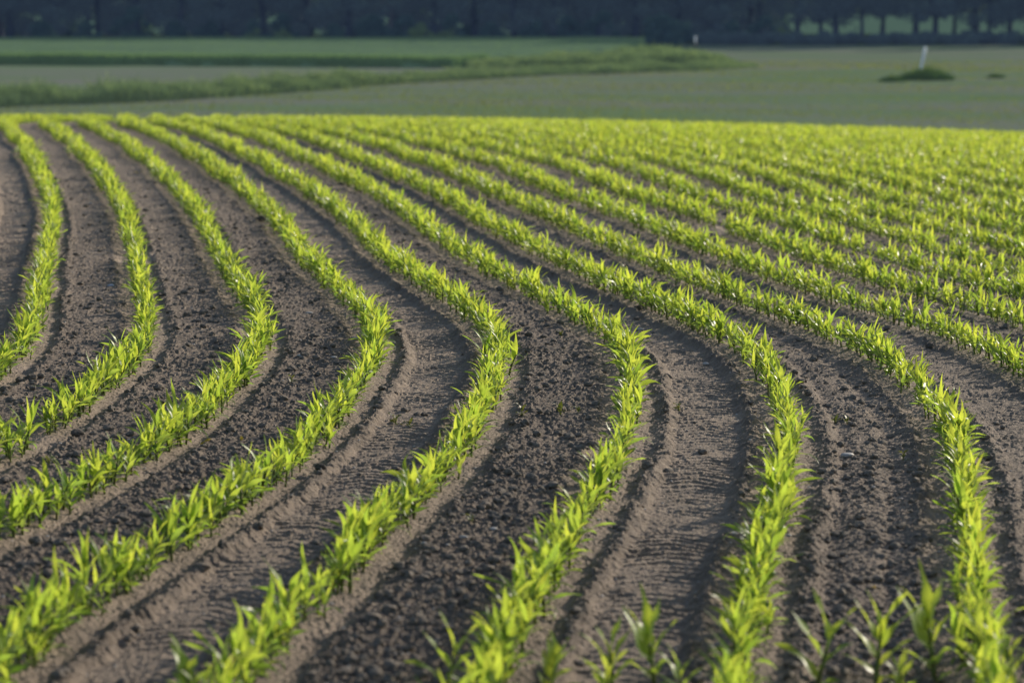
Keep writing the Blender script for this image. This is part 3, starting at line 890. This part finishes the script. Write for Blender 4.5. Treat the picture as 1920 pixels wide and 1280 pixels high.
M_POST = plain_noise_mat('grey_blue_post', [(0.2, (0.52, 0.56, 0.68)), (0.8, (0.64, 0.68, 0.78))], 6, 0.5, haze_glow=(0.03, 0.035, 0.05))  # bluish paint with a slight added glow
M_POSTDARK = plain_noise_mat('dark_post', [(0.2, (0.05, 0.055, 0.07)), (0.8, (0.08, 0.085, 0.1))], 6, 0.6)


def blades(n, pos, height, width, lean, shade, r):
    """n upright tapering blades as bent strips of two quads."""
    x, y, z = pos
    a = r.uniform(0, 6.283, n)
    ld = r.uniform(0, 6.283, n)
    lx, ly = np.cos(ld) * lean, np.sin(ld) * lean
    cx, cy = np.cos(a), np.sin(a)
    V = np.zeros((n, 6, 3))
    for k, (t, w) in enumerate([(0, .7), (.55, 1.0), (1.0, .12)]):
        bx = x + lx * height * t ** 1.8
        by = y + ly * height * t ** 1.8
        bz = z + height * t * (1 - 0.25 * lean * t)
        for j, s in enumerate((-1, 1)):
            V[:, k * 2 + j, 0] = bx + s * cx * width * w * .5
            V[:, k * 2 + j, 1] = by + s * cy * width * w * .5
            V[:, k * 2 + j, 2] = bz
    o = (np.arange(n) * 6)[:, None]
    Q = np.concatenate([o + np.array([0, 1, 3, 2]), o + np.array([2, 3, 5, 4])])
    A = np.repeat(np.clip(shade, 0, 1), 6).reshape(n, 6) + np.array([-.12, -.12, 0, 0, .14, .14])
    return V.reshape(-1, 3), Q, np.clip(A, 0, 1).ravel()


def interp_line(pts, n, r):
    """Random points along a ground polyline given as (x, y, height, depth)."""
    P = np.array(pts, float)
    s = np.concatenate([[0], np.cumsum(np.hypot(np.diff(P[:, 0]), np.diff(P[:, 1])))])
    q = r.uniform(0, s[-1], n)
    return [np.interp(q, s, P[:, k]) for k in range(4)]


# ---- weedy verge between the two far fields
r = np.random.default_rng(31)
LINE = [(-320, 222, .9, 4), (-150, 209, .9, 4), (0, 201, .9, 4), (200, 194, .85, 4), (400, 185, .8, 4), (550, 174, .72, 4),
        (700, 161, .6, 3.5), (850, 151, .45, 3), (1000, 143, .40, 3), (1150, 138, .5, 3), (1300, 133, .5, 3), (1410, 128, .22, 2)]
pts = [(*at(px, py), h, d) for px, py, h, d in LINE]
n = 52000
x, y, hh, dd = interp_line(pts, n, r)
dep = r.random(n) ** 1.2
y = y + dep * dd + 0.35 * np.sin(x * 0.9) + r.normal(0, 0.12, n)
cl = fbm(x * 0.9, y * 0.9, 9, 3)
ht = 1.35 * hh * (0.25 + 1.15 * cl) * r.uniform(0.55, 1.1, n) * (0.75 + 0.35 * dep)
shade = 0.15 + 1.1 * (fbm(x * 1.8, y * 1.8, 19, 2) - 0.25) * (0.5 + dep * 0.6) + r.normal(0, .15, n)
V, Q, A = blades(n, (x, y, base_z(x, y) - .03), ht, r.uniform(.03, .085, n), r.uniform(.1, .9, n), shade, r)
tag(link('grass_verge', mesh_from('grass_verge', V, [Q], M_GRASS, {'shade': A})), 'ragged green strip of tall weeds and grass along the far field edge', 'grass verge', kind='stuff')

# ---- rough grass hump right of the grain
LINE2 = [(880, 130, .45, 6), (1000, 128, .55, 8), (1100, 127, .75, 12), (1200, 128, 1.05, 18), (1300, 128, 1.0, 12), (1360, 128, .7, 7), (1420, 127, .25, 3)]
pts = [(*at(px, py), h, d) for px, py, h, d in LINE2]
n = 52000
x, y, hh, dd = interp_line(pts, n, r)
dep = r.random(n)
y = y + dep * dd + r.normal(0, .2, n)
cl = fbm(x * 0.7, y * 0.5, 29, 3)
ht = 1.15 * hh * (0.1 + 1.5 * cl) * r.uniform(.6, 1.1, n)
shade = 0.05 + 0.9 * (fbm(x * 1.2, y * 1.2, 39, 2) - 0.2) + r.normal(0, .12, n)
V, Q, A = blades(n, (x, y, base_z(x, y) - .03), ht, r.uniform(.04, .11, n), r.uniform(.1, .8, n), shade, r)
tag(link('rough_grass', mesh_from('rough_grass', V, [Q], M_GRASS, {'shade': A})), 'hump of rough dark green grass where the grain ends, before the forest', 'rough grass', kind='stuff')

# ---- stand of green grain with a dark shaded near edge
front = np.array([(-75, at(-150, 124)[1])] + [at(px, py) for px, py in ((-150, 124), (0, 123), (300, 123), (600, 126), (850, 128), (905, 125))])
right = np.array([at(905, 125), at(1000, 119), at(1120, 106), at(1215, 90), at(1235, 80)])
xs = np.arange(-75, 14, 0.8)
ys = np.arange(124, 216, 1.0)
XX, YY = np.meshgrid(xs, ys)
yf = np.interp(XX, front[:, 0], front[:, 1])
xr = np.interp(YY, right[:, 1], right[:, 0])
ins = (YY > yf + 0.5) & (XX < xr)
hump = 0.56 + 0.12 * fbm(XX * .25, YY * .25, 3, 3)
ZZ = base_z(XX.ravel(), YY.ravel()).reshape(XX.shape) + np.where(ins, hump, -0.1)
nx = len(xs)
a = (np.arange(len(ys) - 1)[:, None] * nx + np.arange(nx - 1)[None]).ravel()
Q0 = np.stack([a, a + 1, a + nx + 1, a + nx], 1)
ok = ins.ravel()[Q0].any(1)
Q0 = Q0[ok]
V0 = np.stack([XX.ravel(), YY.ravel(), ZZ.ravel()], 1)
sh0 = np.clip(0.55 + (fbm(XX.ravel() * .15, YY.ravel() * .4, 77, 3) - .5) * .8, 0, 1)
n1, n2 = 30000, 26000
x1 = r.uniform(-45, front[-1, 0] + .3, n1)
y1 = np.interp(x1, front[:, 0], front[:, 1]) + np.abs(r.normal(0, 1.2, n1)) + 0.2 * np.sin(x1 * .8)
y2 = r.uniform(124, 215, n2)
x2 = r.uniform(-48, 13, n2)
k = (y2 > np.interp(x2, front[:, 0], front[:, 1])) & (x2 < np.interp(y2, right[:, 1], right[:, 0]))
x, y = np.concatenate([x1, x2[k]]), np.concatenate([y1, y2[k]])
n = len(x)
V, Q, A = blades(n, (x, y, base_z(x, y)), r.uniform(.56, .84, n) * (0.9 + .25 * fbm(x * .25, y * .25, 3, 3)), r.uniform(.03, .07, n),
                 r.uniform(.05, .35, n), 0.35 + .4 * fbm(x * .4, y * .4, 5, 2) + r.normal(0, .1, n), r)
Vall = np.concatenate([V0, V])
me = mesh_from('grain_crop', Vall, [np.concatenate([Q0, Q + len(V0)])], M_GRAIN, {'shade': np.concatenate([sh0, A])})
tag(link('grain_crop', me), 'even stand of green grain with a dark near edge, before the forest on the left', 'grain crop', kind='stuff')

# ---- sparse seedlings on the far field
n = 90000
y = r.uniform(88, 165, n)
x = r.uniform(-1, 1, n) * (0.2134 * y * 1.15 + 2)
yv = np.interp(x, [p[0] for p in [at(px, py) for px, py, _, _ in LINE]], [p[1] for p in [at(px, py) for px, py, _, _ in LINE]])
k = (y < yv - 0.5) | (x > 10.5)
dens = fbm(x * .12, y * .5, 63, 3)
k &= r.random(n) < np.clip((dens - 0.30) * 3.2, 0.08, 1)
x, y = x[k], np.round(y[k] / 0.75) * 0.75 + r.normal(0, .05, k.sum())
n = len(x)
V, Q, A = blades(n, (x, y, base_z(x, y)), r.uniform(.03, .09, n), r.uniform(.03, .06, n), r.uniform(.2, .9, n), r.uniform(.5, 1, n), r)
tag(link('far_seedlings', mesh_from('far_seedlings', V, [Q], M_SEED, {'shade': A})), 'sparse young seedlings scattered over the dull field beyond the crest', 'seedlings', kind='stuff')

# ---- meadow in the clearing behind the trunks
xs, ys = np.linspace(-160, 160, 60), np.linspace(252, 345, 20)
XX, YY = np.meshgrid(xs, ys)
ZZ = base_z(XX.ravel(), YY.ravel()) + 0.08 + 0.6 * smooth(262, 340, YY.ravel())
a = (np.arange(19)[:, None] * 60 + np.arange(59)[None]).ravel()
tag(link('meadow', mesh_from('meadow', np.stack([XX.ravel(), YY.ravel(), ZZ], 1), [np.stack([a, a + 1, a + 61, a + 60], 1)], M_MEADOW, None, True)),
    'pale meadow brightened by its own glow, seen between the trunks behind the forest edge', 'meadow', kind='structure')


# ================================================================ marker posts and grass clumps
def clump(px, py, rx, ry, h, n, seed, label):
    r = np.random.default_rng(seed)
    X_, Y_ = at(px, py)
    a, q = r.uniform(0, 6.283, n), np.sqrt(r.random(n))
    lx, ly = np.cos(a) * q * rx, np.sin(a) * q * ry
    top = h * (1 - q ** 1.5 * .8) * r.uniform(.3, 1.15, n) * (.6 + .8 * fbm(lx * 2.5 + 9, ly * 2.5 + 9, seed, 2))
    z = base_z(X_ + lx, Y_ + ly) - base_z(np.array([X_]), np.array([Y_]))[0]
    V, Q, A = blades(n, (lx, ly, z), top, r.uniform(.02, .06, n), r.uniform(.2, 1.0, n),
                     .0 + .45 * (ly / ry + 1) / 2 + .35 * top / h + r.normal(0, .1, n), r)  # near side coloured darker as a shadow side
    o = link('grass_clump', mesh_from('grass_clump', V, [Q], M_CLUMP, {'shade': A}), None, (X_, Y_, base_z(np.array([X_]), np.array([Y_]))[0]))
    tag(o, label, 'grass clump', 'grass clumps on the far field')
    return X_, Y_


def lump_add(px, py):
    return at(px, py)


clump(1737, 149, 1.55, 1.7, .80, 3800, 61, 'broad dark grass clump around the foot of the leaning white marker post')
clump(1672, 153, .75, .8, .34, 2200, 62, 'low grass clump tapering off on the left of the marker post clump')
clump(1868, 146, .5, .6, .30, 900, 63, 'small dark grass clump alone on the far field near the right edge')


def post(name, px_base, py_base, height, lean, rad, head_h, mats, label, dx=0.0):
    X_, Y_ = at(px_base, py_base)
    z = float(base_z(np.array([X_]), np.array([Y_]))[0])
    o = link(name, None, None, (X_, Y_, z))
    tag(o, label, 'marker post', 'marker posts on the far land')
    mb = MB()
    h0 = height - head_h
    k = np.linspace(0, 1, 7)
    tube(mb, np.stack([lean * (k * h0 / height) ** .8, 0 * k, k * h0 - .05], 1), [rad] * 7, 12)
    link('shaft', mb.mesh('post_shaft', mats[0], True), o)
    mb = MB()
    b = lean * (h0 / height) ** .8
    tube(mb, [(b, 0, h0 - .05), (b + (lean - b) * .1, 0, h0 - .03), (lean - .01, 0, height - .03), (lean, 0, height)],
         [rad * 1.05, rad * 1.25, rad * 1.25, rad * .7], 12)
    link('post_cap', mb.mesh('post_cap', mats[1], True), o)


post('marker_post', 1722, 140, 1.55, .36, .072, .34, (M_POST, M_WHITE), 'leaning white marker post standing in a grass clump on the far field')
post('marker_post', 1303, 116, 1.7, 0.02, .048, .38, (M_POSTDARK, M_WHITE), 'thin dark post with a white cap in the rough grass before the forest')


# ================================================================ forest edge
def leaf_cloud(mb, n, centre_fn, size, r, squash=0.6):
    P, sh = centre_fn(n, r)
    a = r.uniform(0, 6.283, n)
    tl = r.normal(0, .7, n)
    u = np.stack([np.cos(a), np.sin(a), 0 * a], 1)
    w = np.stack([-np.sin(a) * np.sin(tl), np.cos(a) * np.sin(tl), np.cos(tl)], 1)
    s = size * r.uniform(.6, 1.3, n)
    V = np.stack([P - u * (s * .5)[:, None], P - w * (s * squash * .6)[:, None],
                  P + u * (s * .5)[:, None], P + w * (s * squash * .6)[:, None]], 1)
    o = (np.arange(n) * 4)[:, None]
    mb.add(V.reshape(-1, 3), o + np.arange(4), None, np.repeat(np.clip(sh, 0, 1), 4))


def crown_fn(cz0, cz1, rad, seed, lobes=26):
    rr = np.random.default_rng(seed)
    C, R = [], []
    for k in range(lobes):
        t = rr.random()
        zc = cz0 + (cz1 - cz0) * t
        env = rad * (math.sin(min(1, t * .9 + .18) * math.pi) ** .6)
        a = rr.uniform(0, 6.283)
        q = env * math.sqrt(rr.random()) * .85
        C.append((q * math.cos(a), q * math.sin(a), zc))
        R.append(rr.uniform(.6, 1.6) * rad / 3.6)
    C, R = np.array(C), np.array(R)

    def fn(n, r):
        k = r.integers(len(C), size=n)
        d = r.normal(size=(n, 3))
        d /= np.linalg.norm(d, axis=1)[:, None]
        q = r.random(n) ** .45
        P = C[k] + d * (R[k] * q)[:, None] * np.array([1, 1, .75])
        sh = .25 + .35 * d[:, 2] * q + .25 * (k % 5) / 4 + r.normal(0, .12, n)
        return P, sh
    return fn


def make_tree(seed, h, crown0, rad, trunk_r, nl, mat_leaf, mat_bark, leaf=.34):
    r = np.random.default_rng(seed)
    tb = MB()
    sway = r.normal(0, .25, 2)
    k = np.linspace(0, 1, 8)
    tube(tb, np.stack([sway[0] * k ** 2, sway[1] * k ** 2, k * h * .9 - .3], 1), trunk_r * (.45 * np.exp(-k * 30) + 1 - .8 * k), 9)
    for j in range(9):
        t = r.uniform(crown0 / h * .8, .75)
        a = r.uniform(0, 6.283)
        L = rad * r.uniform(.5, .9)
        b = np.array([sway[0] * t ** 2, sway[1] * t ** 2, t * h * .9])
        tube(tb, [b, b + np.array([math.cos(a), math.sin(a), .35]) * L * .5, b + np.array([math.cos(a), math.sin(a), .5]) * L],
             [trunk_r * .35, trunk_r * .22, trunk_r * .08], 5)
    cb = MB()
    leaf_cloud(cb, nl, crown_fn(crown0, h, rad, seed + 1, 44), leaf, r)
    return tb.mesh('tree_trunk', mat_bark, True), cb.mesh('tree_crown', mat_leaf)


def make_shrub(seed, h, rad, nl, mat):
    r = np.random.default_rng(seed)
    tb = MB()
    for j in range(5):
        a = r.uniform(0, 6.283)
        tube(tb, [(0, 0, -.1), (math.cos(a) * rad * .25, math.sin(a) * rad * .25, h * .4), (math.cos(a) * rad * .5, math.sin(a) * rad * .5, h * .75)],
             [.05, .035, .015], 5)
    cb = MB()
    leaf_cloud(cb, nl, crown_fn(.15, h * .85, rad, seed + 1, 16), .24, r)
    return tb.mesh('shrub_stems', M_BARK, True), cb.mesh('shrub_foliage', mat)


def place(kind, parts, X_, Y_, rot, sc, label, cat, group):
    z = float(base_z(np.array([X_]), np.array([Y_]))[0])
    o = link(kind, None, None, (X_, Y_, z), rot, sc)
    if kind == 'forest_tree':
        o.rotation_euler.x, o.rotation_euler.y = random.uniform(-.05, .05), random.uniform(-.07, .07)
    names = ('trunk', 'crown') if kind != 'shrub' else ('stems', 'foliage')
    for nm, me in zip(names, parts):
        link(nm, me, o)
    tag(o, label, cat, group)


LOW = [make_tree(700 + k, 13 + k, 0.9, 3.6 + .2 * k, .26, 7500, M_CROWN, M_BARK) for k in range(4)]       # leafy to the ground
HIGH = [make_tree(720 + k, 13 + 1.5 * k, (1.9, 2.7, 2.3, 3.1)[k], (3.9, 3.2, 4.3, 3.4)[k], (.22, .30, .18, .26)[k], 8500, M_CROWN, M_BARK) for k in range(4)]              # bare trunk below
PALE = make_tree(740, 14, 2.4, 3.2, .28, 5500, M_CROWN, M_PALEBARK)
SHR = [make_shrub(760 + k, 2.3 + .3 * k, 1.7 + .15 * k, 3600, M_SHRUB) for k in range(4)]
PSH = [make_shrub(780 + k, 1.9, 1.6, 900, M_PALESHRUB) for k in range(2)]
HEDGE = [make_shrub(790 + k, 1.0, 1.35, 2200, M_CROWN) for k in range(3)]

r = np.random.default_rng(88)


def X_at(px, D):
    return (px - 960) / FPX * D


# front edge of the forest, left to right (photograph pixel of the trunk, distance, kind)
LEFTP = [-330, -250, -170, -95, 28, 110, 190, 265, 345, 420, 500, 575, 655, 735, 815, 890, 965, 1040, 1120, 1190, 1270, 1340, 1420, 1490]
for j, px in enumerate(LEFTP):
    D = 226 + r.uniform(-3, 4)
    bare = px == 28
    parts = HIGH[1] if bare else (PALE if px == 735 else LOW[j % 4])
    side = 'left' if px < 640 else ('middle' if px < 1180 else 'right of the middle')
    lab = {28: 'dark tree with a thick clear trunk and a pale gap beside it, far left',
           735: 'tree with a pale grey trunk at the forest edge, left of the picture centre'}.get(
        px, 'dark tree leafy to the ground, %s from the left along the forest edge' % ordinal(j - 3))
    place('forest_tree', parts, X_at(px, D), D, r.uniform(0, 6.28), r.uniform(.92, 1.1), lab, 'tree',
          'front trees of the forest edge, ' + side)
RIGHTP = [1534, 1563, 1611, 1649, 1712, 1747, 1782, 1822, 1848, 1886, 1918, 1960, 2010, 2070, 2140, 2220]
for j, px in enumerate(RIGHTP):
    D = 225 + r.uniform(-4, 7)
    thick = px in (1712, 1822)
    lab = {1712: 'forest tree with the thickest bare trunk, between pale gaps on the right',
           1822: 'second thick bare trunk in the right end of the forest edge',
           1534: 'first bare-trunked tree where the pale gaps begin on the right'}.get(
        px, 'forest tree with a slim bare trunk, %s from the left along the pale gaps' % ordinal(j + 1))
    place('forest_tree', HIGH[j % 4], X_at(px, D), D, r.uniform(0, 6.28), 1.3 if thick else r.uniform(.85, 1.02), lab, 'tree',
          'bare-trunked trees at the right end of the forest')
# second and third ranks close the forest behind
for j in range(22):
    px = -320 + j * 82
    D = 235 + r.uniform(-2, 3)
    place('forest_tree', LOW[(j + 1) % 4], X_at(px, D), D, r.uniform(0, 6.28), r.uniform(1.0, 1.2),
          'dark tree of the second rank inside the forest, %s from the left' % ordinal(j + 1), 'tree', 'inner trees of the forest')
for j in range(17):
    px = -300 + j * 108
    D = 241 + r.uniform(-1, 2)
    place('shrub', SHR[(j + 2) % 4], X_at(px, D), D, r.uniform(0, 6.28), r.uniform(1.2, 1.5),
          'tall dark bush filling the inside of the forest, %s from the left' % ordinal(j + 1), 'shrub', 'bushes inside the forest')
# trees beyond the clearing
for j in range(26):
    px = -300 + j * 105
    D = 358 + r.uniform(-4, 8)
    place('forest_tree', LOW[j % 4], X_at(px, D), D, r.uniform(0, 6.28), r.uniform(1.1, 1.4),
          'hazy-tinted tree beyond the pale clearing, %s from the left of its line' % ordinal(j + 1), 'tree', 'trees beyond the clearing')
# bushes along the edge
for j in range(24):
    px = -280 + j * 75 + r.uniform(-15, 15)
    if -20 < px < 40:
        continue
    D = 220 + r.uniform(-2.5, 2.5)
    place('shrub', SHR[j % 4], X_at(px, D), D, r.uniform(0, 6.28), r.uniform(.75, 1.1),
          'dark bush at the foot of the forest edge, %s from the left' % ordinal(j + 1), 'shrub', 'dark bushes at the forest edge')
for j, (px, D, k, s, lab) in enumerate([
        (790, 217, 0, 1.0, 'pale green bush with faintly glowing leaves at the forest edge, left of the picture centre'),
        (845, 218, 1, .8, 'smaller pale green bush beside the other one at the forest edge'),
        (485, 218, 1, .75, 'low pale bush at the forest edge in the left half, left one of two'),
        (535, 218, 0, .7, 'low pale bush at the forest edge in the left half, right one of two'),
        (1460, 219, 0, .8, 'pale bush at the forest edge where the bare trunks begin'),
        (1240, 200, 1, 1.7, 'tall hazy-tinted bush behind the thin white-capped post')]):
    place('shrub', (PSH[k][0], PSH[k][1]) if px != 1240 else SHR[1], X_at(px, D), D, r.uniform(0, 6.28), s if px != 1240 else 1.15, lab, 'shrub', 'pale bushes at the forest edge')
for j in range(30):
    px = 1330 + j * 27 + r.uniform(-8, 8)
    D = 213 + r.uniform(-1.5, 1.5)
    place('shrub', HEDGE[j % 3], X_at(px, D), D, r.uniform(0, 6.28), r.uniform(.85, 1.15),
          'low dark bush in the hedge under the bare trunks, %s from the left' % ordinal(j + 1), 'shrub', 'low hedge bushes on the right')


# ================================================================ light, sky, camera
SUN_EL, SUN_AZ = math.radians(20), math.radians(44)        # azimuth to the right of the view direction
world = bpy.data.worlds.new('World')
scene.world = world
world.use_nodes = True
wn = world.node_tree
wn.nodes.clear()
sky = wn.nodes.new('ShaderNodeTexSky')
sky.sky_type = 'NISHITA'
sky.sun_disc = False
sky.sun_elevation = SUN_EL
sky.sun_rotation = SUN_AZ
bg = wn.nodes.new('ShaderNodeBackground')
bg.inputs['Strength'].default_value = 0.15
wo = wn.nodes.new('ShaderNodeOutputWorld')
wn.links.new(sky.outputs[0], bg.inputs[0])
wn.links.new(bg.outputs[0], wo.inputs[0])
sun = bpy.data.lights.new('sun', 'SUN')
sun.energy = 5.0
sun.angle = math.radians(0.5)
sun.color = (1.0, 0.89, 0.73)
so = bpy.data.objects.new('sun', sun)
col.objects.link(so)
d = Vector((math.sin(SUN_AZ) * math.cos(SUN_EL), math.cos(SUN_AZ) * math.cos(SUN_EL), math.sin(SUN_EL)))
so.rotation_euler = d.to_track_quat('Z', 'Y').to_euler()
so.location = (20, 20, 30)

cam = bpy.data.cameras.new('camera')
cam.sensor_width = 36
cam.lens = FPX / 1920 * 36
cam.clip_end = 4000
cam.dof.use_dof = True
cam.dof.focus_distance = 13.8
cam.dof.aperture_fstop = 2.3
co = bpy.data.objects.new('camera', cam)
col.objects.link(co)
co.location = (0, 0, CAM_H)
co.rotation_euler = (math.pi / 2 - PITCH, 0, 0)
scene.camera = co

scene.view_settings.view_transform = 'Standard'
scene.view_settings.look = 'None'
scene.view_settings.exposure = 0
scene.view_settings.gamma = 1
scene.cycles.max_bounces = 8
scene.cycles.transmission_bounces = 6
scene.cycles.diffuse_bounces = 4
scene.cycles.glossy_bounces = 2
scene.cycles.caustics_reflective = False
scene.cycles.caustics_refractive = False
